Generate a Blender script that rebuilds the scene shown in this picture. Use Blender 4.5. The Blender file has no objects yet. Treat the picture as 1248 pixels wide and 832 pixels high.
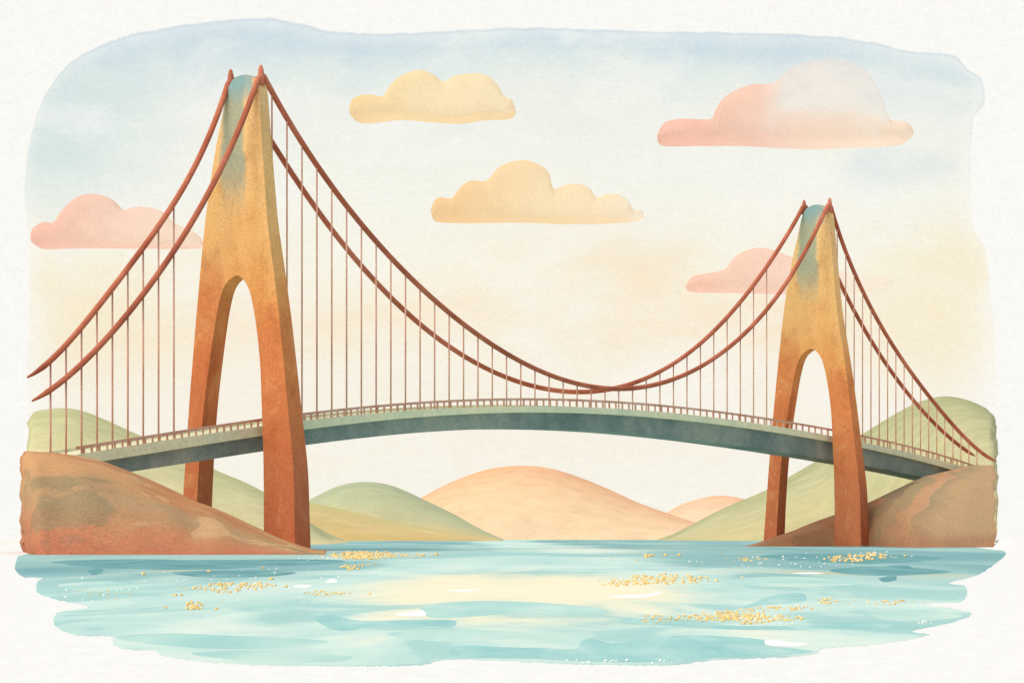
import bpy, bmesh, math, random
import numpy as np
from mathutils import Vector, Matrix
random.seed(7)
sc = bpy.context.scene
col = sc.collection
EXPO = -.22
F, CX, HY, EYE = 3000.0, 624.0, 653.0, 5.05      # focal length in photo pixels, principal column, horizon row, eye height

# ------------------------------------------------------------------ helpers
def S(r, g, b):
    def f(c):
        c /= 255.0
        return c / 12.92 if c <= .04045 else ((c + .055) / 1.055) ** 2.4
    return (f(r), f(g), f(b), 1.0)

def at(x, y, D):
    return Vector(((x - CX) * D / F, D, EYE + (HY - y) * D / F))

def tag(o, label=None, cat=None, group=None, kind=None):
    if label: o['label'] = label
    if cat: o['category'] = cat
    if group: o['group'] = group
    if kind: o['kind'] = kind
    return o

def link(name, bm, mat, parent=None, smooth=True, loc=None, rotz=0.0):
    me = bpy.data.meshes.new(name)
    bmesh.ops.recalc_face_normals(bm, faces=bm.faces[:])
    bm.to_mesh(me); bm.free()
    for m in (mat if isinstance(mat, (list, tuple)) else [mat]): me.materials.append(m)
    if smooth:
        for p in me.polygons: p.use_smooth = True
    o = bpy.data.objects.new(name, me); col.objects.link(o)
    if parent: o.parent = parent
    if loc is not None: o.location = loc
    o.rotation_euler.z = rotz
    return o

def catmull(pts, n=6, closed=False):
    P = [np.array(p, float) for p in pts]; out = []; m = len(P)
    for i in range(m if closed else m - 1):
        if closed: a, b, c, d = P[i - 1], P[i], P[(i + 1) % m], P[(i + 2) % m]
        else: a, b, c, d = P[max(i - 1, 0)], P[i], P[i + 1], P[min(i + 2, m - 1)]
        for k in range(n):
            t = k / n
            out.append(.5 * (2 * b + (c - a) * t + (2 * a - 5 * b + 4 * c - d) * t * t + (3 * b - a - 3 * c + d) * t ** 3))
    if not closed: out.append(P[-1])
    return out

# ------------------------------------------------------------------ node helper
class NT:
    def __init__(s, tree): s.t = tree; s.n = tree.nodes; s.l = tree.links
    def put(s, sock, v):
        if isinstance(v, bpy.types.NodeSocket): s.l.new(v, sock)
        elif v is not None: sock.default_value = v
    def math(s, op, a, b=None, c=None, clamp=False):
        n = s.n.new('ShaderNodeMath'); n.operation = op; n.use_clamp = clamp
        for i, v in enumerate((a, b, c)):
            if v is not None: s.put(n.inputs[i], v)
        return n.outputs[0]
    def ss(s, x, lo, hi, a=0.0, b=1.0):
        n = s.n.new('ShaderNodeMapRange'); n.interpolation_type = 'SMOOTHSTEP'
        s.put(n.inputs[0], x); n.inputs[1].default_value = lo; n.inputs[2].default_value = hi
        n.inputs[3].default_value = a; n.inputs[4].default_value = b
        return n.outputs[0]
    def mix(s, f, a, b, mode='MIX'):
        n = s.n.new('ShaderNodeMix'); n.data_type = 'RGBA'; n.blend_type = mode
        s.put(n.inputs[0], f); s.put(n.inputs[6], a); s.put(n.inputs[7], b)
        return n.outputs[2]
    def ramp(s, f, stops, interp='LINEAR'):
        n = s.n.new('ShaderNodeValToRGB'); n.color_ramp.interpolation = interp
        e = n.color_ramp.elements
        while len(e) < len(stops): e.new(.5)
        for el, (p, c) in zip(e, stops): el.position = p; el.color = c
        s.put(n.inputs[0], f); return n.outputs[0]
    def noise(s, vec, scale, detail=3.0, rough=.55, stretch=None, offs=None, dist=0.0):
        if stretch or offs:
            m = s.n.new('ShaderNodeMapping'); s.put(m.inputs[0], vec)
            if stretch: m.inputs['Scale'].default_value = stretch
            if offs: m.inputs['Location'].default_value = offs
            vec = m.outputs[0]
        n = s.n.new('ShaderNodeTexNoise'); s.put(n.inputs['Vector'], vec)
        n.inputs['Scale'].default_value = scale; n.inputs['Detail'].default_value = detail
        n.inputs['Roughness'].default_value = rough; n.inputs['Distortion'].default_value = dist
        return n.outputs[0]
    def sep(s, v):
        n = s.n.new('ShaderNodeSeparateXYZ'); s.put(n.inputs[0], v); return n.outputs
    def comb(s, x, y, z):
        n = s.n.new('ShaderNodeCombineXYZ')
        for i, v in enumerate((x, y, z)): s.put(n.inputs[i], v)
        return n.outputs[0]
    def curve(s, x, pts, x0, x1):
        """piecewise curve y(x) through pts, as a Float Curve node"""
        ys = [p[1] for p in pts]; y0, y1 = min(ys), max(ys)
        t = s.math('DIVIDE', s.math('SUBTRACT', x, x0), x1 - x0, clamp=True)
        n = s.n.new('ShaderNodeFloatCurve'); c = n.mapping.curves[0]
        P = [((p[0] - x0) / (x1 - x0), (p[1] - y0) / (y1 - y0)) for p in pts]
        while len(c.points) < len(P): c.points.new(.5, .5)
        for q, p in zip(c.points, P): q.location = p
        n.mapping.update(); s.put(n.inputs['Value'], t)
        return s.math('MULTIPLY_ADD', n.outputs[0], y1 - y0, y0)
    def grain(s, colr, vec, size, amp=.10, mottle=.14):
        """pigment granulation: fine paper tooth plus soft wash mottling, both in the object's own space"""
        g = s.noise(vec, .72 / size, 2.0, .65)
        m = s.noise(vec, 1.0 / (size * 14), 4.0, .6, offs=(3.1, 7.7, 1.3))
        k = s.math('MULTIPLY_ADD', s.math('SUBTRACT', g, .5), amp * 5.5, 1.0)
        k = s.math('ADD', k, s.math('MULTIPLY', s.math('SUBTRACT', m, .5), mottle * 2))
        return s.mix(1.0, colr, s.comb(k, k, k), 'MULTIPLY')

def material(name, fn, rough=.9, spec=.08, size=.6, amp=.10, mottle=.14, bump=.0, metallic=0.0, alpha=None, transl=0.0):
    m = bpy.data.materials.new(name); m.use_nodes = True
    nt = NT(m.node_tree); b = nt.n['Principled BSDF']
    tc = nt.n.new('ShaderNodeTexCoord'); ob = tc.outputs['Object']
    c = fn(nt, ob, tc)
    c = nt.grain(c, ob, size, amp, mottle)
    nt.put(b.inputs['Base Color'], c)
    b.inputs['Roughness'].default_value = rough; b.inputs['Specular IOR Level'].default_value = spec
    b.inputs['Metallic'].default_value = metallic
    out = nt.n['Material Output']; sh = b.outputs[0]
    if transl:
        tr = nt.n.new('ShaderNodeBsdfTranslucent'); nt.put(tr.inputs[0], c)
        mx = nt.n.new('ShaderNodeMixShader'); mx.inputs[0].default_value = transl
        nt.l.new(sh, mx.inputs[1]); nt.l.new(tr.outputs[0], mx.inputs[2]); sh = mx.outputs[0]
    if alpha:
        tr = nt.n.new('ShaderNodeBsdfTransparent'); mx = nt.n.new('ShaderNodeMixShader')
        nt.put(mx.inputs[0], alpha(nt, ob, tc))
        nt.l.new(tr.outputs[0], mx.inputs[1]); nt.l.new(sh, mx.inputs[2]); sh = mx.outputs[0]
    nt.l.new(sh, out.inputs[0])
    return m

# ------------------------------------------------------------------ camera
cam = bpy.data.cameras.new('camera'); co = bpy.data.objects.new('camera', cam); col.objects.link(co)
co.location = (0, 0, EYE); co.rotation_euler = (math.radians(90), 0, 0)
cam.sensor_width = 36; cam.lens = 36 * F / 1248; cam.shift_y = (HY - 416) / 1248
cam.clip_start = 1; cam.clip_end = 60000
sc.camera = co

# ------------------------------------------------------------------ light
SUN = Vector((-.45, -.60, .86)).normalized()
el, az = math.asin(SUN.z), math.atan2(SUN.x, SUN.y)
sl = bpy.data.lights.new('sun', 'SUN'); sl.energy = 1.1; sl.angle = math.radians(45); sl.color = (1, .96, .90)
so = bpy.data.objects.new('sun', sl); col.objects.link(so)
so.rotation_euler = (-SUN).to_track_quat('-Z', 'Y').to_euler(); so.location = SUN * 3000

w = bpy.data.worlds.new('World'); sc.world = w; w.use_nodes = True
nt = NT(w.node_tree); nt.n.clear()
out = nt.n.new('ShaderNodeOutputWorld')
sky = nt.n.new('ShaderNodeTexSky'); sky.sky_type = 'NISHITA'; sky.sun_disc = False
sky.sun_elevation = el; sky.sun_rotation = az; sky.air_density = 1.0; sky.dust_density = 4.0; sky.ozone_density = .4
bg = nt.n.new('ShaderNodeBackground'); bg.inputs[1].default_value = .15
nt.l.new(sky.outputs[0], bg.inputs[0])
tc = nt.n.new('ShaderNodeTexCoord'); dr = tc.outputs['Generated']
dx, dy, dz = nt.sep(dr)
fy = nt.math('MAXIMUM', dy, .05)
ax = nt.math('MULTIPLY_ADD', nt.math('DIVIDE', dx, fy), F, CX)      # bearing of the sky point
ay = nt.math('MULTIPLY_ADD', nt.math('DIVIDE', dz, fy), -F, HY)     # its height, counted downwards
wob = nt.math('SUBTRACT', nt.noise(dr, 110, 5, .6), .5)
wob2 = nt.math('SUBTRACT', nt.noise(dr, 26, 4, .55), .5)
soft = nt.noise(dr, 9, 5, .6, stretch=(1, 1, 2.2))
ayw = nt.math('ADD', ay, nt.math('MULTIPLY', wob2, 110))
t = nt.math('DIVIDE', ayw, 660, clamp=True)
wash = nt.ramp(t, [(0.0, S(200, 219, 230)), (.06, S(212, 227, 231)), (.12, S(227, 236, 232)), (.20, S(240, 242, 234)), (.36, S(246, 245, 234)),
                   (.48, S(249, 244, 226)), (.58, S(250, 240, 219)), (.70, S(249, 242, 226)), (.88, S(248, 244, 231)), (1, S(248, 244, 231))])
# warmer streaks low in the sky, blue bloom upper left and right
warm = nt.math('MULTIPLY', nt.ss(soft, .48, .68), nt.math('MULTIPLY', nt.ss(ay, 240, 340), nt.ss(ay, 470, 370)))
wash = nt.mix(nt.math('MULTIPLY', warm, .55), wash, S(250, 226, 190))
blue = nt.math('MULTIPLY', nt.ss(soft, .42, .62), nt.ss(ay, 190, 60))
wash = nt.mix(nt.math('MULTIPLY', blue, .30), wash, S(172, 203, 228))
lft = nt.math('MULTIPLY', nt.ss(ax, 330, 40), nt.math('MULTIPLY', nt.ss(ay, 300, 370), nt.ss(ay, 500, 400)))
wash = nt.mix(nt.math('MULTIPLY', lft, .6), wash, S(248, 233, 196))
lft2 = nt.math('MULTIPLY', nt.ss(ax, 300, 60), nt.math('MULTIPLY', nt.ss(ay, 60, 120), nt.ss(ay, 300, 180)))
wash = nt.mix(nt.math('MULTIPLY', lft2, .7), wash, S(205, 225, 226))
rgt = nt.math('MULTIPLY', nt.ss(ax, 1000, 1180), nt.math('MULTIPLY', nt.ss(ay, 250, 320), nt.ss(ay, 500, 400)))
wash = nt.mix(nt.math('MULTIPLY', rgt, .6), wash, S(248, 236, 200))
bx = nt.math('DIVIDE', nt.math('SUBTRACT', ax, 1085), 95); by = nt.math('DIVIDE', nt.math('SUBTRACT', ay, 205), 26)
br = nt.math('ADD', nt.math('ADD', nt.math('MULTIPLY', bx, bx), nt.math('MULTIPLY', by, by)), nt.math('MULTIPLY', wob2, 5.0))
wash = nt.mix(nt.math('MULTIPLY', nt.ss(br, 1.6, -.4), .35), wash, S(206, 222, 232))
blot = nt.noise(dr, 17, 5, .62, stretch=(1, 1, 1.8), offs=(4, 2, 7), dist=.5)
wash = nt.mix(nt.ss(blot, .46, .66, 0, .45), wash, S(250, 249, 242))
# where the wash of the sky ends and the blank white begins
ytop = nt.curve(ax, [(28, 250), (34, 185), (45, 140), (62, 105), (90, 73), (130, 52), (190, 36), (260, 26), (310, 22), (360, 27), (395, 36), (440, 41), (520, 39),
                     (620, 34), (760, 37), (900, 40), (1000, 44), (1060, 51), (1110, 62), (1160, 68), (1180, 84), (1196, 95), (1202, 125), (1206, 170)], 28, 1206)
e1 = nt.math('SUBTRACT', ay, ytop)
xl = nt.curve(ay, [(0, 40), (200, 28), (330, 36), (480, 33), (660, 33)], 0, 660)
e2 = nt.math('SUBTRACT', ax, xl)
xr = nt.curve(ay, [(0, 1200), (120, 1200), (150, 1186), (255, 1184), (300, 1200), (360, 1208), (430, 1213), (660, 1213)], 0, 660)
e3 = nt.math('SUBTRACT', xr, ax)
e = nt.math('MINIMUM', nt.math('MINIMUM', e1, e2), e3)
e = nt.math('ADD', e, nt.math('MULTIPLY', wob, 8))
inside = nt.math('ADD', nt.math('MULTIPLY', nt.ss(e, -1.0, 2.0), .62), nt.math('MULTIPLY', nt.ss(e, 0, 24), .38))
side = nt.math('MINIMUM', e2, e3)
fade = nt.math('MAXIMUM', nt.ss(side, 0, 70, .55, 1), nt.ss(ay, 430, 330))
inside = nt.math('MULTIPLY', inside, fade)
rim = nt.math('MULTIPLY', nt.ss(e, 5.5, 1.0), nt.ss(ay, 260, 60))
wash = nt.mix(nt.math('MULTIPLY', rim, .45), wash, S(160, 190, 214))
blank = S(251, 250, 245)
pc = nt.mix(inside, blank, wash)
tooth = nt.noise(dr, 900, 2, .6, stretch=(1, 1, 1.7)); tooth2 = nt.noise(dr, 420, 3, .6, stretch=(.6, 1, 1.8))
k = nt.math('ADD', nt.math('MULTIPLY_ADD', nt.math('SUBTRACT', tooth, .5), .19, .994), nt.math('MULTIPLY', nt.math('SUBTRACT', tooth2, .5), .09))
pc = nt.mix(1.0, pc, nt.comb(k, k, k), 'MULTIPLY')
bp = nt.n.new('ShaderNodeBackground'); nt.put(bp.inputs[0], pc); bp.inputs[1].default_value = 2 ** -EXPO
mx = nt.n.new('ShaderNodeMixShader'); nt.put(mx.inputs[0], nt.ss(dy, -.15, .4))
nt.l.new(bg.outputs[0], mx.inputs[1]); nt.l.new(bp.outputs[0], mx.inputs[2]); nt.l.new(mx.outputs[0], out.inputs[0])

vs = sc.view_settings; vs.view_transform = 'Standard'; vs.look = 'None'; vs.exposure = EXPO; vs.gamma = 1; vs.use_curve_mapping = False
sc.display_settings.display_device = 'sRGB'

# ------------------------------------------------------------------ materials
def plain(c): return lambda nt, ob, tc: c

def tower_fn(nt, ob, tc):
    x, y, z = nt.sep(ob)
    n = nt.noise(ob, .055, 4, .6); n2 = nt.noise(ob, .03, 3, .5, stretch=(2.2, 2.2, .5), offs=(5, 2, 9))
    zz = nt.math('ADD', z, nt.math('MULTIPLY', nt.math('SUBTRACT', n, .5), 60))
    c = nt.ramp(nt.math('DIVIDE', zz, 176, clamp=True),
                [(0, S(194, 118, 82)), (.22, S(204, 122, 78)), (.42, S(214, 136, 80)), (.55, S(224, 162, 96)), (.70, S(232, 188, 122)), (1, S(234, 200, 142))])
    streak = nt.ss(nt.math('ADD', n2, nt.math('MULTIPLY', x, -.006)), .50, .66)
    c = nt.mix(nt.math('MULTIPLY', streak, .45), c, S(182, 98, 60))
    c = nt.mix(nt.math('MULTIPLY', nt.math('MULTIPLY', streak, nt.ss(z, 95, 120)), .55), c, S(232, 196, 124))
    bl = nt.noise(ob, .11, 5, .65, stretch=(1, 1, .55), offs=(2, 6, 4), dist=.8)
    c = nt.mix(nt.math('MULTIPLY', nt.ss(bl, .50, .68), .32), c, S(160, 84, 52))
    c = nt.mix(nt.math('MULTIPLY', nt.ss(bl, .46, .34), .22), c, S(236, 186, 128))
    # verdigris: a wet bloom from the crown down the left shoulder
    xx = nt.math('ADD', x, nt.math('MULTIPLY', nt.math('SUBTRACT', n, .5), 8))
    g1 = nt.math('MULTIPLY', nt.ss(z, 118, 142), nt.math('MULTIPLY', nt.ss(xx, 2.4, .6), nt.ss(xx, -10.5, -7.5)))
    g2 = nt.math('MULTIPLY', nt.ss(nt.math('ADD', z, nt.math('MULTIPLY', nt.math('SUBTRACT', n, .5), 14)), 160, 169), nt.ss(x, 6.5, 4))
    c = nt.mix(nt.math('MULTIPLY', g1, .80), c, S(150, 168, 146))
    c = nt.mix(nt.math('MULTIPLY', g2, .85), c, S(132, 172, 172))
    return c
M_tower = material('rust_paint', tower_fn, size=.55, amp=.13, mottle=.10)

def rust_fn(nt, ob, tc):
    n = nt.noise(ob, .05, 4, .6); return nt.ramp(n, [(.3, S(160, 90, 66)), (.5, S(186, 108, 80)), (.7, S(210, 132, 104))])
M_cable = material('cable_paint', rust_fn, size=.7, amp=.06)
def hang_fn(nt, ob, tc):
    n = nt.noise(ob, .06, 3, .6); return nt.ramp(n, [(.32, S(204, 146, 120)), (.5, S(220, 172, 146)), (.7, S(232, 196, 174))])
M_hang = material('hanger_paint', hang_fn, size=.5, amp=.12)
def rail_fn(nt, ob, tc):
    n = nt.noise(ob, .09, 3, .6); return nt.ramp(n, [(.3, S(204, 148, 124)), (.5, S(216, 168, 142)), (.7, S(224, 186, 160))])
M_rail = material('railing_paint', rail_fn, size=.5, amp=.12)
def fascia_fn(nt, ob, tc):
    n = nt.noise(ob, .035, 4, .6); return nt.ramp(n, [(.3, S(216, 224, 190)), (.5, S(233, 234, 196)), (.7, S(242, 238, 196))])
M_fascia = material('sage_green_paint', fascia_fn, size=.55, amp=.12)
def girder_fn(nt, ob, tc):
    n = nt.noise(ob, .03, 5, .62); return nt.ramp(n, [(.3, S(110, 130, 124)), (.48, S(136, 152, 142)), (.62, S(164, 172, 154)), (.75, S(120, 142, 132))])
M_girder = material('slate_green_paint', girder_fn, size=.55, amp=.14)

def hill_mat(name, top, mid, low, size, band=.35):
    def fn(nt, ob, tc):
        u, v, _ = nt.sep(tc.outputs['UV'])
        n = nt.noise(ob, .10 / size, 5, .6, stretch=(1, .3, 1.6)); n2 = nt.noise(ob, .04 / size, 4, .6, offs=(9, 4, 2))
        vv = nt.math('ADD', v, nt.math('MULTIPLY', nt.math('SUBTRACT', n, .5), .55))
        c = nt.ramp(vv, [(.08, low), (.5, mid), (.92, top)])
        # pools of drier colour with a crisp drying line
        pool = nt.ss(n2, .53, .545); c = nt.mix(nt.math('MULTIPLY', pool, band), c, mid)
        return c
    return material(name, fn, size=size, amp=.065, mottle=.20)

def land_fn(kind):
    def fn(nt, ob, tc):
        u, v, _ = nt.sep(tc.outputs['UV'])
        st = nt.noise(ob, .050, 5, .62, stretch=(1, .35, 1.6), dist=.6)
        n2 = nt.noise(ob, .028, 5, .6, stretch=(1, .5, 1.8), offs=(4, 1, 8), dist=.4)
        n3 = nt.noise(ob, .016, 3, .5, offs=(1, 9, 3))
        if kind == 'left':
            c = nt.ramp(nt.math('ADD', v, nt.math('MULTIPLY', nt.math('SUBTRACT', st, .5), .5)),
                        [(.02, S(186, 118, 88)), (.16, S(192, 132, 94)), (.38, S(182, 148, 108)), (.75, S(204, 156, 108)), (1, S(200, 160, 116))])
            c = nt.mix(nt.math('MULTIPLY', nt.ss(n2, .54, .60), .55), c, S(136, 130, 98))
            c = nt.mix(nt.math('MULTIPLY', nt.ss(n3, .52, .62), .45), c, S(184, 108, 66))
            pale = nt.math('MULTIPLY', nt.math('MULTIPLY', nt.ss(st, .565, .58), nt.math('MULTIPLY', nt.ss(v, .15, .3), nt.ss(u, 1.2, 1.8))), nt.ss(v, .95, .8))
            c = nt.mix(nt.math('MULTIPLY', pale, .7), c, S(212, 172, 126))
            teal = nt.math('MULTIPLY', nt.ss(st, .395, .37), nt.ss(v, .6, .4))
            c = nt.mix(nt.math('MULTIPLY', teal, .25), c, S(124, 128, 104))
        else:
            w = nt.noise(ob, .030, 4, .55, stretch=(1, .3, 1.4), offs=(7, 3, 1), dist=.3)
            q = nt.math('ADD', nt.math('SUBTRACT', nt.math('MULTIPLY', nt.math('SUBTRACT', u, 10.56), .62), nt.math('MULTIPLY', v, .42)), nt.math('MULTIPLY', nt.math('SUBTRACT', w, .5), .8))
            c = nt.ramp(nt.math('ADD', q, .3), [(.0, S(172, 124, 90)), (.07, S(178, 132, 96)), (.085, S(136, 118, 92)), (.24, S(142, 124, 96)), (.25, S(162, 142, 106)), (.42, S(160, 146, 110)), (.43, S(190, 148, 110)), (.60, S(198, 156, 118)), (.61, S(164, 146, 110)), (.8, S(190, 158, 118))])
            x, y, z = nt.sep(ob)
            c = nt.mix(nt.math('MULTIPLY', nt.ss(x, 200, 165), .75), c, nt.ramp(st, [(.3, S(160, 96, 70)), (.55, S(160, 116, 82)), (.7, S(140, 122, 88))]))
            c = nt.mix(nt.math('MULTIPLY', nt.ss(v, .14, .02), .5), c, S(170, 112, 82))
        return c
    return fn
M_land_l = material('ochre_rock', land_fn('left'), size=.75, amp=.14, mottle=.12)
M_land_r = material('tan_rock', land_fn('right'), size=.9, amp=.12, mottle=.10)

# ------------------------------------------------------------------ the ground: blank white, to the horizon
bm = bmesh.new()
R = 30000
vv = [bm.verts.new(p) for p in ((-R, -2000, -.012), (R, -2000, -.012), (R, R, -.012), (-R, R, -.012))]; bm.faces.new(vv)
def sstep(x): x = min(1, max(0, x)); return x * x * (3 - 2 * x)
added_rise = []                                                    # a low white rise added to hide a shadow line right of the water
for i in range(30):
    Y = 880 + 20 * i; row = []
    for j in range(14):
        X = .1955 * Y + (j / 13) ** 1.6 * 220
        z = -.02 + 4.3 * sstep((Y - 890) / 210) * sstep((1460 - Y) / 240) * sstep((X / Y - .1955) / .0035) * sstep((.1955 * Y + 218 - X) / 80)
        row.append(bm.verts.new((X, Y, z)))
    added_rise.append(row)
for a, b in zip(added_rise, added_rise[1:]):
    for j in range(13): bm.faces.new((a[j], a[j + 1], b[j + 1], b[j]))
def ground_fn(nt, ob, tc):
    n = nt.noise(ob, .9, 3, .6, stretch=(1, .35, 1)); n2 = nt.noise(ob, 4.5, 2, .6, stretch=(1, .2, 1))
    k = nt.math('ADD', n, n2)
    return nt.ramp(nt.math('MULTIPLY', k, .5), [(.34, (.785, .80, .78, 1)), (.66, (.86, .875, .855, 1))])
M_ground = material('white_paper', ground_fn, size=.5, amp=.0, mottle=.0, spec=.0)  # blank paper left around the washes, laid as the ground sheet
tag(link('ground', bm, M_ground), 'blank white paper ground around the ragged edge of the water', 'ground', kind='structure')

# ------------------------------------------------------------------ water
def wp(x, y, z=0.0):
    D = F * (EYE - z) / (y - HY); return Vector(((x - CX) * D / F, D, z))
edge = [(52, 656.5), (50, 672), (22, 677), (19, 686), (19, 695), (30, 703), (52, 703), (46, 708), (44, 718), (50, 724), (72, 731), (108, 739), (80, 744), (68, 748), (66, 760), (78, 769), (98, 774),
        (135, 775), (138, 785), (158, 791), (188, 792), (196, 798), (230, 804), (300, 809), (410, 811), (510, 810), (540, 803), (600, 804), (640, 806), (720, 809), (810, 810), (850, 806), (880, 803),
        (935, 801), (990, 797), (1001, 790), (1022, 788), (1080, 783), (1134, 773), (1110, 769), (1150, 760), (1178, 752), (1183, 746), (1160, 741), (1126, 736), (1140, 734), (1171, 733),
        (1178, 722), (1175, 713), (1156, 710), (1192, 700), (1214, 686), (1226, 675), (1222, 670.5), (1190, 667), (1170, 656.5)]
edge = edge[:2] + [tuple(p) for p in catmull(edge[2:-2], 3)] + edge[-2:]
dense = []
for i in range(len(edge) - 1):
    a, b = edge[i], edge[i + 1]
    n = max(2, int(math.hypot(b[0] - a[0], b[1] - a[1]) / 3)) if 0 < i < len(edge) - 2 else 6
    for k in range(n):
        t_ = k / n; lx, ly = b[1] - a[1], a[0] - b[0]; ll = math.hypot(lx, ly); jn = random.gauss(0, .38) if a[1] > 685 else 0
        dense.append((a[0] + (b[0] - a[0]) * t_ + jn * lx / ll, a[1] + (b[1] - a[1]) * t_ + jn * ly / ll))
dense.append(edge[-1])
bm = bmesh.new()
top = [bm.verts.new(wp(x, y)) for x, y in dense]
from mathutils.geometry import tessellate_polygon
for tri in tessellate_polygon([[v.co for v in top]]): bm.faces.new([top[i] for i in tri])
bot = [bm.verts.new(v.co + Vector((0, 0, -.014))) for v in top]
for i in range(len(top)):
    j = (i + 1) % len(top); bm.faces.new((top[j], top[i], bot[i], bot[j]))
def stroke(pts, mi, z=.003):
    P = catmull(pts, 5, True)
    fc = bm.faces.new([bm.verts.new(wp(x + random.gauss(0, .38), y + random.uniform(-.12, .12), z)) for x, y in P]); fc.material_index = mi
    bmesh.ops.triangulate(bm, faces=[fc])
D1, W1, P1 = 1, 2, 3
stroke([(381, 749), (386, 746), (404, 748), (420, 753), (450, 756), (500, 755), (548, 755), (556, 759), (548, 763), (500, 762), (450, 763), (425, 768), (405, 766), (390, 759)], D1)
stroke([(548, 790), (570, 786), (610, 788), (660, 789), (700, 790), (708, 781), (722, 778), (745, 783), (775, 780), (810, 775), (850, 773), (884, 775), (930, 779), (935, 786), (975, 790), (990, 794), (940, 798), (880, 800), (840, 805),
        (780, 806), (720, 805), (650, 802), (590, 801), (555, 801)], D1)
stroke([(757, 756), (770, 752), (785, 755), (830, 759), (900, 762), (980, 762), (1030, 759), (1083, 758), (1088, 762), (1075, 766), (1020, 765), (960, 767), (880, 766), (800, 761), (765, 760)], D1, .004)
stroke([(1066, 693), (1085, 689), (1108, 689), (1110, 694), (1094, 698), (1092, 706), (1078, 709), (1072, 704), (1090, 699)], 4)
stroke([(930, 729), (950, 724), (975, 722), (983, 727), (980, 732), (955, 735), (930, 737), (905, 740), (918, 734)], D1)
stroke([(108, 694), (118, 690), (126, 694), (121, 699), (112, 700)], 4)
for pts in ([(140, 776), (200, 771), (280, 774), (360, 777), (402, 782), (360, 788), (280, 790), (200, 786)], [(232, 796), (300, 792), (380, 795), (430, 800), (400, 806), (310, 805)],
            [(512, 742), (540, 734), (620, 732), (700, 737), (742, 744), (700, 750), (620, 748), (560, 752), (525, 752)], [(878, 708), (940, 702), (1020, 704), (1062, 709), (1010, 714), (930, 714)],
            [(1062, 747), (1110, 744), (1160, 747), (1172, 751), (1130, 756), (1080, 755)], [(470, 772), (540, 766), (610, 768), (650, 774), (600, 779), (530, 781)], [(70, 712), (130, 708), (190, 712), (230, 718), (170, 722), (100, 720)],
            [(270, 735), (330, 730), (372, 734), (350, 742), (300, 745)]):
    stroke(pts, 3, .0015)
for pts in ([(62, 684), (150, 681), (260, 682), (380, 681), (420, 684), (330, 690), (220, 694), (120, 691)], [(210, 697), (300, 694), (360, 697), (330, 702), (250, 703)], [(925, 677), (1000, 674), (1090, 676), (1150, 680), (1080, 686), (980, 684)],
            [(1010, 694), (1060, 690), (1120, 692), (1160, 697), (1090, 701), (1040, 700)]):
    stroke(pts, 4, .002)
for pts in ([(480, 748), (500, 745), (515, 743), (519, 749), (500, 750.5)], [(397, 709), (404, 704.5), (411, 708.5), (404, 709.6)], [(357, 714.5), (366, 712), (379, 713), (370, 716)],
            [(543, 719), (560, 718), (586, 718), (565, 720.5)], [(741, 726), (760, 725), (785, 724), (806, 720.5), (800, 725), (775, 728), (755, 728)], [(932, 780), (945, 779), (960, 782), (985, 784), (970, 787), (938, 786)],
            
            [(965, 698), (985, 697), (1005, 698), (985, 699)]):
    stroke(pts, W1, .006)
def water_fn(nt, ob, tc):
    x, y, z = nt.sep(ob)
    na = nt.noise(ob, 1, 4.0, .52, stretch=(.10, .026, 1), dist=.6)
    nb = nt.noise(ob, 1, 4.0, .52, stretch=(.045, .0075, 1), offs=(3, 3, 0), dist=.5)
    nc = nt.noise(ob, 1, 4.0, .52, stretch=(.016, .0024, 1), offs=(8, 1, 0), dist=.5)
    wa, wc = nt.ss(y, 240, 160), nt.ss(y, 330, 560)
    n = nt.math('ADD', nt.math('MULTIPLY', na, wa), nt.math('MULTIPLY', nb, nt.math('SUBTRACT', 1.0, wa)))
    n = nt.math('ADD', nt.math('MULTIPLY', n, nt.math('SUBTRACT', 1.0, wc)), nt.math('MULTIPLY', nc, wc))
    c = nt.ramp(n, [(.28, S(152, 202, 198)), (.42, S(170, 212, 206)), (.50, S(186, 221, 213)), (.58, S(202, 229, 219)), (.72, S(222, 235, 221))])
    # crisp overlapping wash edges
    pool = nt.ss(n, .455, .462); c = nt.mix(nt.math('MULTIPLY', nt.math('SUBTRACT', 1.0, pool), .30), c, S(140, 195, 193))
    absx = nt.math('ABSOLUTE', x)
    deep = nt.math('MULTIPLY', nt.ss(nt.math('ADD', absx, nt.math('MULTIPLY', nt.math('SUBTRACT', n, .5), -60)), 14, 44), nt.ss(y, 215, 370))
    c = nt.mix(nt.math('MULTIPLY', deep, .85), c, nt.ramp(n, [(.32, S(98, 156, 162)), (.5, S(118, 172, 174)), (.68, S(156, 198, 192))]))
    sky_refl = nt.math('ADD', nt.math('POWER', nt.math('DIVIDE', nt.math('ADD', x, -1.0), 17), 2.0), nt.math('POWER', nt.math('DIVIDE', nt.math('SUBTRACT', y, 250), 120), 2.0))  # cream patch: the sky's reflection, painted into the base colour
    sh = nt.ss(nt.math('ADD', sky_refl, nt.math('MULTIPLY', nt.math('SUBTRACT', n, .5), -3.0)), 1.3, .1)
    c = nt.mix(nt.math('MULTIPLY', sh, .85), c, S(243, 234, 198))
    och = nt.math('MULTIPLY', nt.ss(nb, .58, .68), nt.math('MULTIPLY', nt.ss(absx, 18, 30), nt.math('MULTIPLY', nt.ss(y, 200, 230), nt.ss(y, 420, 330))))
    c = nt.mix(nt.math('MULTIPLY', och, .55), c, S(186, 176, 116))
    return c
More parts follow.
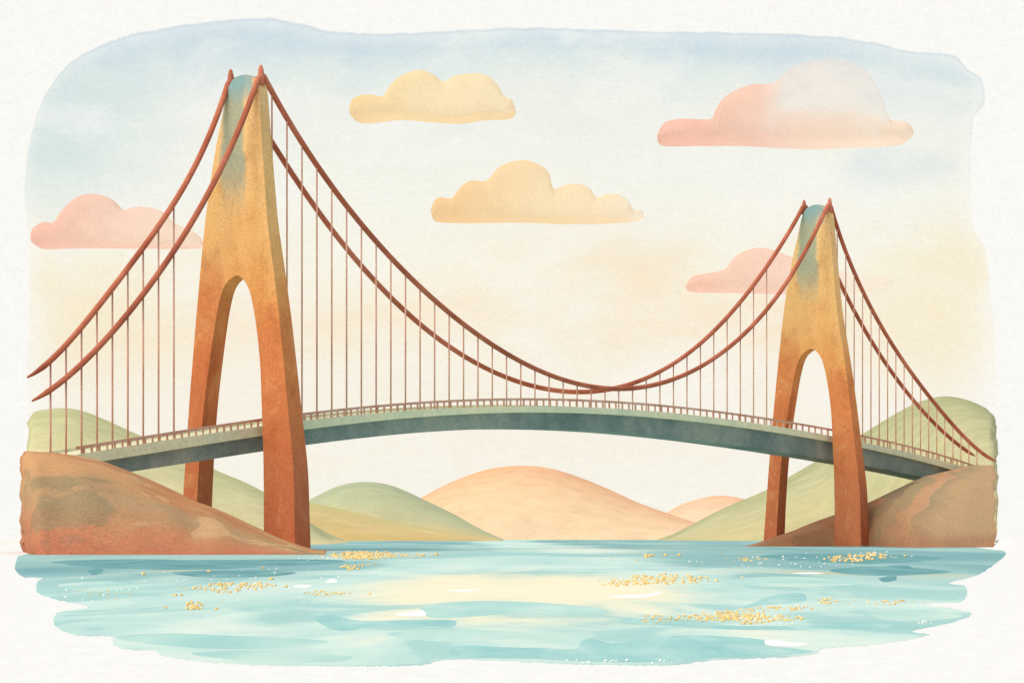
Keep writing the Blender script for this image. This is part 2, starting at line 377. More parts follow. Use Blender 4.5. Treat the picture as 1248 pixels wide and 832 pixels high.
def wsh(name, fn, gl):
    m = material(name, fn, size=.22, amp=.06, mottle=.10, spec=0)
    nt = NT(m.node_tree); o = nt.n['Material Output']; old = o.inputs[0].links[0].from_socket
    g = nt.n.new('ShaderNodeBsdfGlossy'); g.inputs[0].default_value = (.95, .97, .95, 1); g.inputs[1].default_value = .32
    mx = nt.n.new('ShaderNodeMixShader'); mx.inputs[0].default_value = gl
    nt.l.new(old, mx.inputs[1]); nt.l.new(g.outputs[0], mx.inputs[2]); nt.l.new(mx.outputs[0], o.inputs[0]); return m
def dark_fn(nt, ob, tc):
    n = nt.noise(ob, 1, 4, .6, stretch=(.35, .05, 1)); return nt.ramp(n, [(.3, S(138, 196, 196)), (.5, S(156, 206, 202)), (.7, S(182, 218, 212))])
def wash_fn(nt, ob, tc):
    n = nt.noise(ob, 1, 3, .5, stretch=(.16, .03, 1), offs=(2, 5, 0)); return nt.ramp(n, [(.3, S(156, 207, 202)), (.5, S(176, 216, 208)), (.7, S(200, 227, 216))])
M_wash = wsh('pale_turquoise_water', wash_fn, .08)
def deep_fn(nt, ob, tc):
    n = nt.noise(ob, 1, 3, .5, stretch=(.16, .03, 1)); return nt.ramp(n, [(.3, S(88, 146, 152)), (.5, S(104, 160, 164)), (.7, S(128, 178, 176))])
M_deep = wsh('bank_teal_water', deep_fn, .05)
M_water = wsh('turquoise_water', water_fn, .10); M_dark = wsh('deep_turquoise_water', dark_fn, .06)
M_white = material('bare_white', plain(S(248, 248, 244)), size=.3, amp=.02, mottle=.02)  # bare paper gaps in the water wash; also the white beads
tag(link('water', bm, [M_water, M_dark, M_white, M_wash, M_deep], smooth=False), 'pale turquoise water of the strait with ragged shore', 'water', kind='structure')

# ------------------------------------------------------------------ hills and headlands
def interp(tab, x):
    return float(np.interp(x, [p[0] for p in tab], [p[1] for p in tab]))
def hill(name, label, ridge, depth, toe, back, mat, kind_exp=.5, rough=0.0, n=5, rows=14, seed=0, cat='hill', FR=16.0, ends=()):
    """a ridge line standing at its own depth, falling to its toe in front and sloping away behind"""
    rnd = random.Random(seed)
    cols = catmull(ridge, n); bm = bmesh.new(); uvl = bm.loops.layers.uv.new('UVMap'); grid = []
    K = [(rnd.uniform(.02, .12), rnd.uniform(.02, .1), rnd.uniform(0, 6), rnd.uniform(0, 6)) for _ in range(7)]
    def rg(x, s): return sum(math.sin(a * 9 * x / FR + p) * math.sin(s * b * 90 + q) for a, b, p, q in K) / 3
    for i, (x, y) in enumerate(cols):
        D, T = interp(depth, x), interp(toe, x); zt = max(EYE + (HY - y) * D / F, .05); r = []
        for j in range(rows + 1):
            s = j / rows; ph = s * math.pi / 2
            Y = T + (D - T) * ((1 - math.cos(ph)) * .6 + s * .4); z = zt * (kind_exp * math.sin(ph) + (1 - kind_exp) * s)
            z -= rough * rg(x, s) * math.sin(s * math.pi) * min(1, zt / 8) ; Y += rough * .8 * rg(x + 31, s) * math.sin(s * math.pi)
            X = (x - CX) / F * Y
            r.append((bm.verts.new((X, Y, (z if j else -.35))), x / 100, s))
        Xr = (x - CX) / F * D
        for j in range(1, 9):
            s = j / 8; Y = D + back * s; r.append((bm.verts.new((Xr, Y, zt * (1 - s ** 1.7) - .35 * (s == 1))), x / 100, 1.0))
        grid.append(r)
    for r in grid:                                           # the worn ends: uneven in height
        for v, u_, s_ in r:
            for xe, sg in ends:
                k_ = math.exp(-abs(u_ * 100 - xe) / 9)
                if k_ > .05:
                    q_ = (v.co.z - EYE) * F / v.co.y
                    dx_ = k_ * (1.5 * math.sin(q_ * .19 + xe) + 1.1 * math.sin(q_ * .43 + 2) + .7 * math.sin(q_ * .9) - 1.2 * sg - sg * 7 * max(0, 1 - (q_ + 24) / 16) ** 2 * (q_ > -26))
                    v.co.x += dx_ * v.co.y / F
    for a, b in zip(grid, grid[1:]):
        for j in range(len(a) - 1):
            q = (a[j], b[j], b[j + 1], a[j + 1])
            f = bm.faces.new([v[0] for v in q])
            for l, v in zip(f.loops, q): l[uvl].uv = (v[1], v[2])
    for r in (grid[0], grid[-1]):
        try: bm.faces.new([v[0] for v in r])
        except ValueError: pass
    bmesh.ops.remove_doubles(bm, verts=bm.verts[:], dist=.001)
    return tag(link(name, bm, mat), label, cat, kind='structure')

Mh = {
 'A': hill_mat('spring_green_slope', S(186, 188, 138), S(208, 204, 156), S(212, 198, 150), 2.2),
 'B': hill_mat('straw_slope', S(200, 190, 130), S(210, 190, 134), S(204, 178, 118), 2.6),
 'C': hill_mat('grey_green_slope', S(174, 184, 148), S(190, 194, 152), S(206, 188, 138), 2.6),
 'D': hill_mat('peach_slope', S(234, 182, 138), S(240, 204, 162), S(234, 208, 170), 2.8),
 'E': hill_mat('rose_slope', S(236, 188, 150), S(240, 206, 172), S(240, 210, 178), 3.2),
 'F': hill_mat('sage_slope', S(168, 172, 126), S(192, 190, 146), S(200, 190, 140), 2.4)}
hill('hill', 'pale green hill at the left edge, behind the descending cables', [(35, 657), (33.5, 600), (34, 530), (36, 507), (48, 500), (80, 497), (105, 502), (135, 514), (165, 528), (215, 548), (262, 572), (300, 588), (325, 602), (350, 620), (400, 657)],
     [(0, 1900)], [(0, 1500)], 300, Mh['A'], seed=1, rough=.8, ends=((35, -1),))
hill('hill', 'low straw coloured hill between the left tower and the grey green hill', [(230, 657), (245, 625), (262, 612), (310, 608), (370, 611), (420, 621), (470, 633), (520, 643), (570, 651), (612, 657.4)],
     [(0, 3000)], [(0, 2700)], 250, Mh['B'], seed=2, rough=.8)
hill('hill', 'rounded grey green hill right of the left tower', [(320, 657.2), (345, 630), (372, 612), (400, 597), (420, 590), (440, 587), (462, 588), (485, 594), (520, 610), (555, 627), (585, 643), (614, 657.2)],
     [(0, 3600)], [(0, 3250)], 300, Mh['C'], seed=3, rough=.8)
hill('hill', 'large peach coloured hill in the middle of the far shore', [(440, 657), (470, 632), (500, 614), (530, 597), (560, 583), (597, 571), (635, 567), (668, 570), (700, 579), (740, 595), (775, 611), (805, 622), (840, 634), (880, 645), (930, 656.8)],
     [(0, 4100)], [(0, 3500)], 400, Mh['D'], seed=4, rough=.8)
hill('hill', 'small rose coloured hill peeping out between peach and sage hills', [(770, 656.6), (795, 640), (818, 621), (840, 611), (870, 604), (895, 605), (915, 611), (940, 625), (980, 656.6)],
     [(0, 4800)], [(0, 4400)], 400, Mh['E'], seed=5, rough=.8)
hill('hill', 'long sage green hill rising behind the right tower', [(812, 657.3), (830, 648), (847, 638), (884, 618), (920, 603), (941, 593), (970, 576), (999, 559), (1050, 529), (1100, 499), (1125, 488), (1147, 483), (1165, 484), (1181, 488), (1200, 496), (1210, 504), (1215, 521), (1216, 550), (1214, 568), (1206, 590), (1200, 657)],
     [(0, 3300), (1000, 3300), (1250, 2600)], [(0, 3150), (1000, 2700), (1250, 1900)], 400, Mh['F'], seed=6, rough=.8, ends=((1213, 1),))
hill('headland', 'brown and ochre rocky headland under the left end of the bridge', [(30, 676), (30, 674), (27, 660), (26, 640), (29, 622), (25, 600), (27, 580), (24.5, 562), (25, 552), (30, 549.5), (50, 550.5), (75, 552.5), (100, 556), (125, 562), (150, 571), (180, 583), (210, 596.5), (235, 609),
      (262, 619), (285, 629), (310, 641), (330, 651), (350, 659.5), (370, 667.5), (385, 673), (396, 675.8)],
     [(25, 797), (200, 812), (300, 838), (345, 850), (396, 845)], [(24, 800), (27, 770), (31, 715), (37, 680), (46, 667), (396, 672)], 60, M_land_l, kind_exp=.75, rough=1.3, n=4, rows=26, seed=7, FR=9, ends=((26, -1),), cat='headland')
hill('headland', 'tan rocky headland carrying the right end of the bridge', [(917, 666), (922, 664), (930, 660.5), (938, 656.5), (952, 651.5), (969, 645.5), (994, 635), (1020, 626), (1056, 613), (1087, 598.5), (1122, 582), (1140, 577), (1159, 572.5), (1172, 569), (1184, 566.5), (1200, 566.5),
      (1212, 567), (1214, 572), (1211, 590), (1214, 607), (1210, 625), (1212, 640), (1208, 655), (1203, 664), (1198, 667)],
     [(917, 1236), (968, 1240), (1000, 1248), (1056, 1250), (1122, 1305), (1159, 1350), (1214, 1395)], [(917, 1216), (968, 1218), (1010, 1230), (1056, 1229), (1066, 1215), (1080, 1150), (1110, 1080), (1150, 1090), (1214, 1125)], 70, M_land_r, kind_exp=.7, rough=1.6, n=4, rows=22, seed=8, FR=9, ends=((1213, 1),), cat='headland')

# ------------------------------------------------------------------ the bridge
d1, d2 = 891.0, 1239.0
C1 = Vector(((299.5 - CX) * d1 / F, d1, 0)); C2 = Vector(((995.5 - CX) * d2 / F, d2, 0))
L = (C2 - C1).length; A = (C2 - C1).normalized(); P = Vector((A.y, -A.x, 0)); ROT = math.atan2(P.y, P.x)
def hit(x, y, p0, nrm):
    a = (x - CX) / F; Y = (p0.x * nrm.x + p0.y * nrm.y) / (a * nrm.x + nrm.y)
    return Vector((a * Y, Y, EYE + (HY - y) * Y / F))
def tz(x, y, u):                                            # pixel -> (t, z) in the vertical plane u metres to the near side
    p = hit(x, y, C1 + P * u, P); return (p - C1).dot(A), p.z
bridge = bpy.data.objects.new('suspension_bridge', None); col.objects.link(bridge); bridge.location = C1; bridge.rotation_euler.z = ROT
tag(bridge, 'rust coloured suspension bridge with two arched towers and a sage green deck', 'bridge')
# bridge space: x = u (towards the viewer), y = t (along the deck), z = up

TOPZ = 176.0
def th(z): return 8.6 - 4.0 * z / TOPZ
def uz(x, y):
    z = EYE + (HY - y) * d1 / F
    for _ in range(3):
        p = hit(x, y, C1 - A * th(z) / 2, A); z = p.z
    return (p - C1).dot(P), z
outer_l = [(218, 690), (221, 640), (226, 560), (231.5, 480), (238, 400), (245, 320), (250, 270), (256, 225), (263, 180), (270, 145), (275, 118)]
dome = [(279, 105), (285, 96), (297, 91), (308, 94), (314, 104)]
outer_r = [(316, 118), (319, 170), (322, 215), (326, 270), (332, 318), (340, 384), (346, 444), (351, 500), (355, 540), (358, 580), (359, 640), (360, 690)]
inner_r = [(321.5, 690), (321.5, 640), (321, 560), (319, 500), (317, 444), (312, 396), (306, 362), (300, 346)]
inner_l = [(291, 336), (282, 339), (272, 352), (264, 384), (255, 444), (248, 500), (243, 560), (239, 630), (237, 690)]
loop = [uz(*p) for p in catmull(outer_l + dome + outer_r, 4)] + [uz(*p) for p in catmull(inner_r + inner_l, 4)]
bm = bmesh.new()
fr = [bm.verts.new((u, -th(z) / 2, z)) for u, z in loop]; bk = [bm.verts.new((u, th(z) / 2, z)) for u, z in loop]
f1 = bm.faces.new(fr); f2 = bm.faces.new(bk[::-1])
for i in range(len(fr)):
    j = (i + 1) % len(fr); bm.faces.new((fr[i], bk[i], bk[j], fr[j]))
bmesh.ops.triangulate(bm, faces=[f1, f2])
tower = link('tower', bm, M_tower, bridge, smooth=False)
bv = tower.modifiers.new('soft_edges', 'BEVEL'); bv.width = .45; bv.segments = 2; bv.limit_method = 'ANGLE'; bv.angle_limit = math.radians(50)
UC = tz(318, 85, 0)[0] * 0 + (hit(318, 90, C1, A) - C1).dot(P)
def finial_mesh(u):
    bm = bmesh.new(); prof = [(1.25, 167.2), (1.25, 168), (1.2, 170), (1.0, 172.6), (.6, 174.2), (.0, 174.9)]; rings = []
    for r, z in prof[:-1]: rings.append([bm.verts.new((u + r * math.cos(a), 1.15 * r * math.sin(a), z)) for a in [k * math.pi / 6 for k in range(12)]])
    tip = bm.verts.new((u, 0, prof[-1][1]))
    for a, b in zip(rings, rings[1:]):
        for i in range(12): bm.faces.new((a[i], a[(i + 1) % 12], b[(i + 1) % 12], b[i]))
    for i in range(12): bm.faces.new((rings[-1][i], rings[-1][(i + 1) % 12], tip))
    bm.faces.new(rings[0][::-1]); return bm
fin = [link('finial', finial_mesh(u), M_cable, tower) for u in (UC, -UC)]
tw2 = tower.copy(); col.objects.link(tw2); tw2.parent = bridge; tw2.location = (0, L, 0)
for fo in fin:
    c = fo.copy(); col.objects.link(c); c.parent = tw2

# deck levels, read along the near edge
def fit(pts, u, deg):
    q = np.array([tz(x, y, u) for x, y in pts]); return np.poly1d(np.polyfit(q[:, 0], q[:, 1], deg))
DE = 8.0
z_deck = fit([(75, 553.5), (111, 553), (154, 546), (192, 538.5), (231, 532), (269, 526.5), (319, 519), (363, 513), (415, 507), (454, 503), (500, 499.5), (569, 496), (646, 495), (719, 497), (804, 502.5), (876, 509.5), (948, 519), (1020, 531), (1048, 537.5), (1087, 547), (1134, 559), (1181, 569.5)], DE, 5)
z_mid = fit([(100, 566), (138, 559), (192, 551), (231, 545), (319, 530.5), (361, 526), (415, 518.5), (492, 508.5), (569, 503.5), (646, 502.5), (719, 505), (768, 507), (876, 516.5), (948, 527), (1020, 539), (1048, 546), (1103, 557), (1159, 572)], DE, 5)
z_low = fit([(120, 580), (165, 574), (231, 563), (319, 551), (367, 542.5), (454, 532), (569, 523.5), (646, 522), (719, 524), (804, 532), (876, 540), (948, 549.5), (1020, 561), (1053, 567.5), (1087, 574), (1122, 581), (1150, 587)], DE - 1.4, 5)
z_rail = fit([(75, 546), (115, 541.5), (185, 529), (269, 518), (319, 510.5), (363, 504), (454, 492), (531, 488), (608, 485), (685, 486), (732, 488), (804, 493.5), (876, 500), (941, 509), (1020, 524), (1048, 529), (1134, 550), (1187, 566)], DE, 5)
T0, T1_ = -92.0, L + 168.0
def sweep(bm, ts, u0, u1, zl, zh):
    rows = []
    for t in ts:
        a, b = zl(t), zh(t); rows.append([bm.verts.new(c) for c in ((u0, t, a), (u1, t, a), (u1, t, b), (u0, t, b))])
    for r, q in zip(rows, rows[1:]):
        for i in range(4): bm.faces.new((r[i], r[(i + 1) % 4], q[(i + 1) % 4], q[i]))
    bm.faces.new(rows[0][::-1]); bm.faces.new(rows[-1])
ts = np.linspace(T0, T1_, 150)
bm = bmesh.new(); sweep(bm, ts, -DE, DE, z_mid, z_deck); link('deck', bm, M_fascia, bridge, smooth=False)
bm = bmesh.new(); sweep(bm, ts, -DE + 1.4, DE - 1.4, z_low, lambda t: z_mid(t) - .003); link('girder', bm, M_girder, bridge, smooth=False)
for u in (DE - .35,):
    bm = bmesh.new()
    sweep(bm, ts, u - .25, u + .25, lambda t: z_rail(t) - .95, lambda t: z_rail(t))
    t, k = T0, 0
    while t < T1_ - 3.5:
        t += 3.6 + 3.0 * max(0, t) / L; k += 1; a, b = z_deck(t) + .002, z_rail(t) - .952; wd = (.34 + .22 * max(0, t) / L) * (1 + .2 * math.sin(k * 7.3))
        if b - a < .3: continue
        vs_ = [bm.verts.new((u + .2 * i, t + wd * j, zz)) for zz in (a, b) for i, j in ((-1, -1), (1, -1), (1, 1), (-1, 1))]
        for q in ((0, 1, 2, 3), (4, 5, 6, 7), (0, 1, 5, 4), (1, 2, 6, 5), (2, 3, 7, 6), (3, 0, 4, 7)): bm.faces.new([vs_[i] for i in q])
    link('railing', bm, M_rail, bridge, smooth=False)

bm = bmesh.new(); sweep(bm, ts, -DE, -DE + .5, lambda t: z_deck(t) + .002, lambda t: z_deck(t) + 1.0); link('kerb', bm, M_fascia, bridge, smooth=False)

# main cables
left_px = [(317, 90), (302, 133), (286, 170), (253, 236), (212.5, 305), (180, 350), (157, 382), (133, 409), (96, 447), (58, 476), (33, 492)]
main_px = [(319, 90), (340, 128), (360, 160), (392, 209), (415, 242), (463, 300), (492, 331), (531, 367), (569, 398), (608, 424), (646, 446), (685, 461.5), (719, 471), (740, 474.5), (768, 474), (804, 466), (840, 453), (876, 432), (912, 405), (934, 376), (967, 329), (994, 284), (1007, 250)]
right_px = [(1010, 250), (1022, 282), (1035, 318), (1068, 388), (1102, 442), (1137, 487), (1169, 527), (1194, 549), (1217, 563)]
left_far = [(280, 92), (278, 105), (261.5, 154), (221, 227.5), (180, 297), (139, 350), (113, 380), (77, 424), (33, 460)]
main_far = [(283, 92), (333, 172), (360, 219), (392, 264), (415, 298), (454, 336.5), (492, 378), (531, 408), (569, 434.6), (608, 457), (646, 471), (685, 478), (719, 478.5), (738, 473), (768, 465.4), (804, 452), (840, 431), (876, 400), (900, 368), (934, 326), (967, 274), (982, 250)]
right_far = [(985, 250), (1024.5, 346), (1051.5, 398), (1088, 454), (1122, 498), (1150, 527.5), (1175, 546), (1209, 565)]
prof = {1: [fit(left_px, UC, 4), fit(main_px, UC, 6), fit(right_px, UC, 4)], -1: [fit(left_far, -UC, 4), fit(main_far, -UC, 6), fit(right_far, -UC, 4)]}
zl, zm, zr = prof[1]
tl, tr = tz(33, 492, UC)[0], tz(1217, 563, UC)[0]
ZT = 172.5
def zc0(t):
    if t <= 0: return zl(t) + (ZT - zl(0)) * math.exp(t / 8)
    if t <= L: return zm(t) + (ZT - zm(0)) * math.exp(-t / 8) + (ZT - zm(L)) * math.exp((t - L) / 8)
    return zr(t) + (ZT - zr(L)) * math.exp(-(t - L) / 8)
def zc(t):                                                    # the cable rides over a rounded saddle on each tower
    if min(abs(t), abs(t - L)) > 4: return zc0(t)
    k_ = (1 - min(abs(t), abs(t - L)) / 4) * 2.0
    return (zc0(t - k_) + zc0(t) + zc0(t + k_)) / 3
def tube(bm, pts, rad, n=8):
    rings = []
    for i, p in enumerate(pts):
        d = (pts[min(i + 1, len(pts) - 1)] - pts[max(i - 1, 0)]).normalized(); s_ = Vector((1, 0, 0)); q = d.cross(s_).normalized()
        rings.append([bm.verts.new(p + (s_ * math.cos(a) + q * math.sin(a)) * rad(i)) for a in [k * 2 * math.pi / n for k in range(n)]])
    for a, b in zip(rings, rings[1:]):
        for i in range(n): bm.faces.new((a[i], a[(i + 1) % n], b[(i + 1) % n], b[i]))
    bm.faces.new(rings[0][::-1]); bm.faces.new(rings[-1])
def colx(t, u):
    p = C1 + A * t + P * u; return CX + F * p.x / p.y
def gap(t):                                                  # how far along the deck one cable lags the other
    a_, b_ = 0.0, 80.0
    for _ in range(40):
        m_ = (a_ + b_) / 2
        if colx(t + m_, -UC) < colx(t, UC): a_ = m_
        else: b_ = m_
    return a_
def run(t, end, parts, sgn):
    out_ = []
    while (t < end) if sgn > 0 else (t > end):
        out_.append(t)
        g1 = gap(t) / parts; t += sgn * gap(t + sgn * g1 / 2 - gap(t) / 2) / parts
    return out_
main_st = run(6.0, L - 4, 2, 1); left_st = run(-6.0, tl + 3, 2, -1); right_st = run(L + 8.0, tr - 25, 3, 1)
tt = sorted(set(np.linspace(tl, 0, 50)) | set(np.linspace(0, L, 130)) | set(np.linspace(L, tr, 70)) | set(np.linspace(-4, 4, 15)) | set(np.linspace(L - 4, L + 4, 15)))
for u in (UC, -UC):
    near = u > 0; zl, zm, zr = prof[1 if near else -1]
    t0_ = tl if near else tz(33, 460, u)[0]
    tc_ = [t for t in tt if t0_ < t < (tr if near else tz(1211, 566, u)[0])]
    bm = bmesh.new(); N = len(tc_)
    stations = ([t for t in left_st if t > t0_ + 4 and colx(t, u) < (222 if near else 230)] + [t for t in main_st if (near and colx(t, u) < 936) or (not near and t > 21 and colx(t, u) < 938)]
                + [t for t in right_st if near or (colx(t, u) > 1050 and t < tz(1190, 560, u)[0])])
    tube(bm, [Vector((u, t, zc(t))) for t in tc_], lambda i: 1.05 * min(1, .35 + min(i, N - 1 - i) * .22))
    cable = link('main_cable', bm, M_cable, bridge)
    for k, t in enumerate(stations):
        zb = max(z_deck(t), 22.0 if t < 0 else 0) if T0 < t < T1_ else z_deck(T0 if t < 0 else T1_) - .5
        if zc(t) - zb < 2.2: continue
        bm = bmesh.new(); zt_ = zc(t) - .9
        tube(bm, [Vector((0, 0, 0)), Vector((0, 0, zt_ - zb))], lambda i: .33, 6)
        h = link('hanger', bm, M_hang, cable, loc=(u, t, zb))

# ------------------------------------------------------------------ clouds
def cloud_mat(name, c1, c2, c3, x0, x1, fade=None, size=4.0, lobe=False):
    def fn(nt, ob, tc):
        u, v, _ = nt.sep(tc.outputs['UV'])
        n = nt.noise(ob, .008, 4, .6)
        uu = nt.math('ADD', u, nt.math('MULTIPLY', nt.math('SUBTRACT', n, .5), .5))
        c = nt.ramp(uu, [(.0, c1), (.45, c2), (1, c3)])
        rim_ = nt.math('MAXIMUM', nt.ss(v, .93, .99), nt.ss(v, .10, .02))
        if lobe: rim_ = nt.math('MULTIPLY', rim_, nt.ss(u, .45, .36))
        return nt.mix(nt.math('MULTIPLY', rim_, .5), c, c1)
    def al(nt, ob, tc):
        u, v, _ = nt.sep(tc.outputs['UV'])
        n = nt.noise(ob, .01, 4, .6)
        uu = nt.math('ADD', u, nt.math('MULTIPLY', nt.math('SUBTRACT', n, .5), .25))
        a, b, lo = fade
        if lobe: uu = nt.math('MULTIPLY', nt.math('MULTIPLY', nt.ss(uu, a, b), nt.ss(u, .91, .87)), nt.ss(nt.math('ADD', v, nt.math('MULTIPLY', nt.math('SUBTRACT', n, .5), .25)), .22, .52)); a, b = 0, 1
        return nt.ss(uu, a, b, .54, lo)
    return material(name, fn, size=size, amp=.05, mottle=.07, alpha=al if fade else None, transl=.5, spec=0)
def cloud(label, group, top, bottom, D, mat, T=60):
    tp, bt = catmull(top, 6), catmull(bottom, 6)
    xs = np.linspace(top[0][0], top[-1][0], 130); x0, x1 = xs[0], xs[-1]
    ft = lambda x: float(np.interp(x, [p[0] for p in tp], [p[1] for p in tp])); fb = lambda x: float(np.interp(x, [p[0] for p in bt], [p[1] for p in bt]))
    bm = bmesh.new(); uvl = bm.loops.layers.uv.new('UVMap'); rings = []; n = 28
    hm = max(fb(x) - ft(x) for x in xs) / 2
    ctr = at((x0 + x1) / 2, fb((x0 + x1) / 2), D)
    for x in xs:
        yt, yb = ft(x), fb(x); hh = max((yb - yt) / 2, .15); cy = (yt + yb) / 2; dep = T * math.sqrt(min(1, hh / (.30 * hm))); r = []
        for k in range(n):
            a = 2 * math.pi * k / n; c_, s_ = math.cos(a), math.sin(a)
            yy = dep * math.copysign(abs(c_) ** .32, c_); zz = math.copysign(abs(s_) ** .8, s_)
            Yd = D - yy; p = at(x, cy - hh * zz, D); p.y = Yd
            r.append((bm.verts.new(p - ctr), (x - x0) / (x1 - x0), .5 + zz / 2))
        rings.append(r)
    for a, b in zip(rings, rings[1:]):
        for i in range(n):
            q = (a[i], b[i], b[(i + 1) % n], a[(i + 1) % n]); f = bm.faces.new([v[0] for v in q])
            for l, v in zip(f.loops, q): l[uvl].uv = v[1:]
    bm.faces.new([v[0] for v in rings[0]]); bm.faces.new([v[0] for v in rings[-1]][::-1])
    return tag(link('cloud', bm, mat, loc=ctr), label, 'cloud', group)
YEL = (S(248, 218, 154), S(252, 236, 194), S(253, 242, 214)); YEL2 = (S(246, 206, 140), S(252, 232, 186), S(253, 240, 208))
PNK = (S(246, 192, 168), S(250, 216, 194), S(252, 234, 212)); PNK2 = (S(248, 206, 186), S(250, 220, 202), S(252, 234, 216))
GY, GP = 'yellow clouds in the sky', 'pink clouds in the sky'
cloud('pale yellow cloud with two humps, highest in the middle of the sky', GY,
      [(426, 138), (430, 126), (440, 120), (454, 119), (468, 121), (477, 107), (491, 95), (511, 89), (528, 94), (541, 103), (555, 96), (575, 93), (592, 95), (605, 105), (614, 120), (624, 126), (629, 137)],
      [(426, 138), (434, 145), (447, 147.5), (487, 143.5), (528, 146.5), (562, 148), (585, 144.5), (619, 142), (629, 137)], 5200, cloud_mat('yellow_cloud', *YEL, 0, 1, fade=(.0, 1.2, .7)))
cloud('golden cloud of four stepped humps, lower of the two yellow clouds', GY,
      [(525, 258), (530, 248), (536, 243), (551, 244), (562, 230), (575, 222.6), (593, 222.6), (609, 206), (632, 198), (652, 201), (668, 212), (674, 233), (686, 229), (703, 226.6), (718, 232), (726, 243), (740, 239), (753, 240), (765, 248), (771, 257), (780, 257), (785, 264)],
      [(525, 258), (531, 267.7), (568, 269.7), (632, 269.5), (703, 271), (770, 268.7), (785, 264)], 5200, cloud_mat('golden_cloud', *YEL2, 0, 1, fade=(.85, 1.02, .25)))
cloud('large pink cloud fading to cream, above the right tower', GP,
      [(801, 165), (808, 154), (825, 150), (840, 150), (866, 149), (875, 129), (892, 116), (915, 108), (935, 108), (947, 101), (967, 84), (1005, 77), (1042, 84), (1062, 109), (1074, 139), (1080, 151), (1099, 153), (1112, 164)],
      [(801, 165), (810, 173.6), (855, 173.6), (911, 174), (990, 178), (1042, 176), (1100, 173), (1112, 164)], 5200, cloud_mat('pink_cloud', PNK[0], PNK[1], S(252, 232, 208), 0, 1, fade=(.34, .52, .13), lobe=True), T=90)
cloud('faint pink cloud behind the cables of the right tower', GP,
      [(836, 349), (842, 339), (855, 336), (881, 330), (896, 313), (919, 304), (941, 307), (967, 317), (1000, 326), (1042, 336), (1075, 338), (1086, 346)],
      [(836, 349), (845, 354), (880, 355), (967, 357), (1040, 356), (1080, 354), (1086, 346)], 5200, cloud_mat('faint_pink_cloud', *PNK2, 0, 1, fade=(.45, .95, .12)))
cloud('pink cloud behind the cables on the left side', GP,
      [(40, 293), (45, 281), (57, 273), (70, 273), (80, 258), (98, 242), (118, 238.6), (139, 245), (151, 258), (167, 255), (184, 255), (200, 260), (212, 272), (229, 281), (241, 286), (246, 295)],
      [(40, 293), (48, 301), (80, 301), (150, 301), (237, 301), (246, 295)], 5200, cloud_mat('rosy_cloud', *PNK, 0, 1, fade=(.3, .9, .55)))

# ------------------------------------------------------------------ gold glitter and white sparkles on the water, as beads; the gold stands for sun glints
def beads(name, label, cat, spec, mat, seed):
    rnd = random.Random(seed); bm = bmesh.new()
    for (x, y, wd, hg, n, s0, s1) in spec:
        for _ in range(n if n < 4 else int(n * 1.35)):
            a = rnd.gauss(0, .42); b = rnd.uniform(-1, 1) * math.sqrt(max(0, 1 - min(1, abs(a)) ** 2))
            px_, py_ = x + a * wd, y + b * hg / 2; d = rnd.uniform(s0, s1) * .98
            c = wp(px_, py_, .02); r = d * c.y / F / 2
            M = Matrix.Translation(c + Vector((0, 0, r * .25))) @ Matrix.Rotation(rnd.uniform(0, 6), 4, 'Z') @ Matrix.Diagonal((r, r * rnd.uniform(.9, 1.4), r * rnd.uniform(.7, 1), 1))
            bmesh.ops.create_icosphere(bm, subdivisions=1, radius=1, matrix=M)
    return tag(link(name, bm, mat, smooth=True), label, cat, kind='stuff')
def gold_fn(nt, ob, tc):
    n = nt.noise(ob, 1.1, 2, .6); return nt.ramp(n, [(.3, S(226, 176, 92)), (.5, S(248, 212, 134)), (.7, S(255, 238, 190))])
M_gold = material('gold_glint', gold_fn, rough=.4, spec=.4, metallic=.1, size=.3, amp=.05)
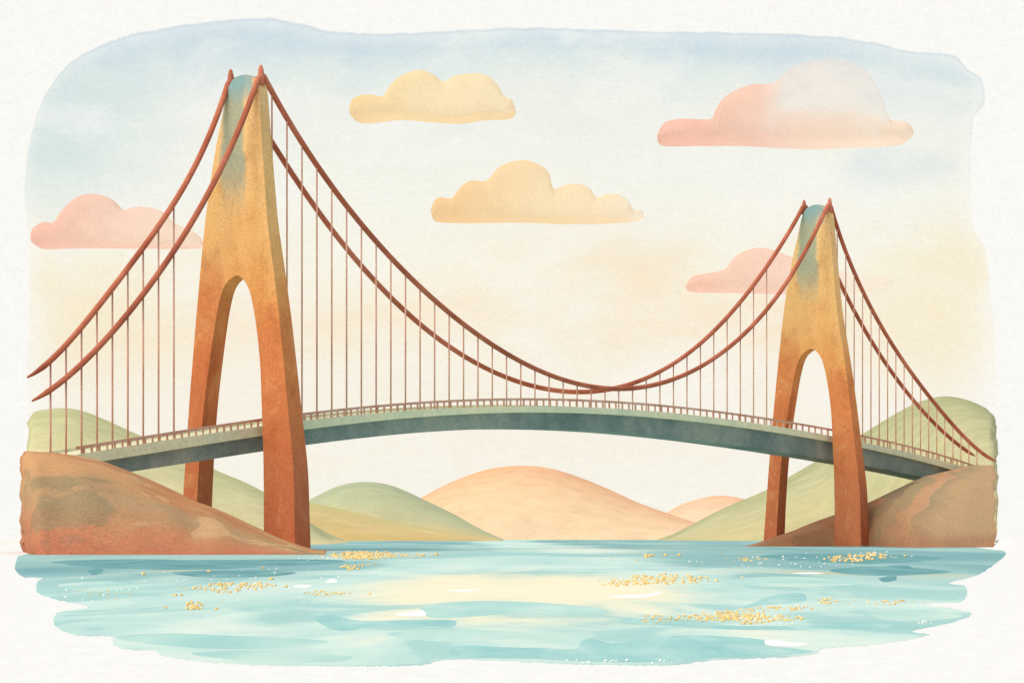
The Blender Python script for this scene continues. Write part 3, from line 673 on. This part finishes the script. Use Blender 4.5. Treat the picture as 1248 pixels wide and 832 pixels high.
G = [(432, 677, 30, 9, 50, 2.6, 5.0), (448, 677, 44, 9, 120, 2.2, 4.6), (495, 677, 40, 5, 22, 2, 4), (515, 677, 1, 1, 1, 5, 6), (531, 676.5, 1, 1, 1, 5, 6), (429, 691, 14, 8, 18, 2.5, 4.5), (449, 688, 14, 3, 5, 2, 4), (416, 692, 2, 1, 1, 5, 6),
     (245, 717, 24, 5, 16, 2, 4), (275, 716, 26, 13, 34, 2.2, 5), (305, 714, 36, 10, 34, 2.2, 5), (331, 706, 2, 1, 1, 5, 6), (347, 715, 2, 1, 2, 4, 5), (234.5, 738, 13, 11, 34, 2.4, 4.5), (202, 740, 2, 2, 2, 3, 5), (265, 742, 4, 3, 3, 3, 4),
     (390, 723, 22, 6, 26, 1.8, 3.4), (415, 723, 20, 3, 8, 1.8, 3), (450, 724, 2, 1, 2, 3, 4), (175, 700, 1, 1, 1, 6, 7), (255, 697, 1, 1, 1, 5, 6), (320, 692, 1, 1, 1, 4, 5), (214, 725, 12, 2, 4, 3, 4.5), (110, 722, 30, 12, 10, 1.5, 2.6), (145, 726, 30, 10, 9, 1.5, 2.6),
     (752, 710, 26, 8, 26, 2, 4), (780, 707, 22, 12, 38, 2.4, 5), (812, 706, 24, 13, 42, 2.4, 5), (843, 706, 24, 9, 24, 2.4, 5), (873, 708.5, 1, 1, 1, 5, 6), (905, 704, 1, 1, 1, 4, 5), (790, 678, 12, 4, 5, 3, 5.5), (776, 683, 2, 2, 2, 3, 5), (811, 677, 1, 1, 1, 5, 6), (828, 677, 1, 1, 1, 5, 6),
     (740, 680, 36, 6, 10, 1.2, 2), (910, 682, 28, 5, 20, 1.6, 3.4), (1020, 682, 24, 7, 18, 2.2, 5), (1042, 681, 24, 9, 22, 3, 6), (1062, 678, 10, 8, 16, 3, 5.5), (1075, 678, 8, 7, 9, 3, 5), (1103, 677, 1, 1, 1, 4, 5),
     (1009, 732, 13, 7, 15, 2.2, 4.5), (1088, 734, 26, 5, 22, 1.8, 3.8), (1045, 731, 40, 12, 12, 1.2, 2), (800, 754, 32, 9, 28, 1.8, 3.6), (850, 753, 34, 8, 40, 2, 4.4), (885, 751, 34, 12, 70, 2.2, 5), (918, 754, 26, 14, 60, 2.4, 5), (950, 753, 22, 7, 22, 2.4, 5), (975, 753, 5, 4, 4, 3, 5.5),
     (930, 742, 40, 6, 26, 1.6, 3.4), (965, 741, 34, 5, 22, 1.8, 4)]
beads('gold_glints', 'clusters of gold glitter beads standing for sun glints on the turquoise water', 'glitter', G, M_gold, 3)
WS = [(110, 720, 60, 30, 8, 2, 4), (200, 712, 120, 30, 16, 1.6, 3.4), (330, 712, 120, 40, 18, 1.6, 3.4), (390, 680, 60, 6, 5, 2, 3), (960, 685, 120, 14, 22, 1.6, 3.6), (1060, 676, 120, 8, 14, 1.6, 3), (960, 757, 60, 16, 10, 1.6, 3.2), (530, 690, 200, 16, 10, 1.4, 2.4), (1125, 759, 16, 5, 8, 2, 4), (760, 806, 120, 4, 14, 2, 5)]
beads('white_sparkles', 'scattered white sparkle beads on the water', 'sparkle', WS, M_white, 5)  # white sparkle dots, modelled as beads
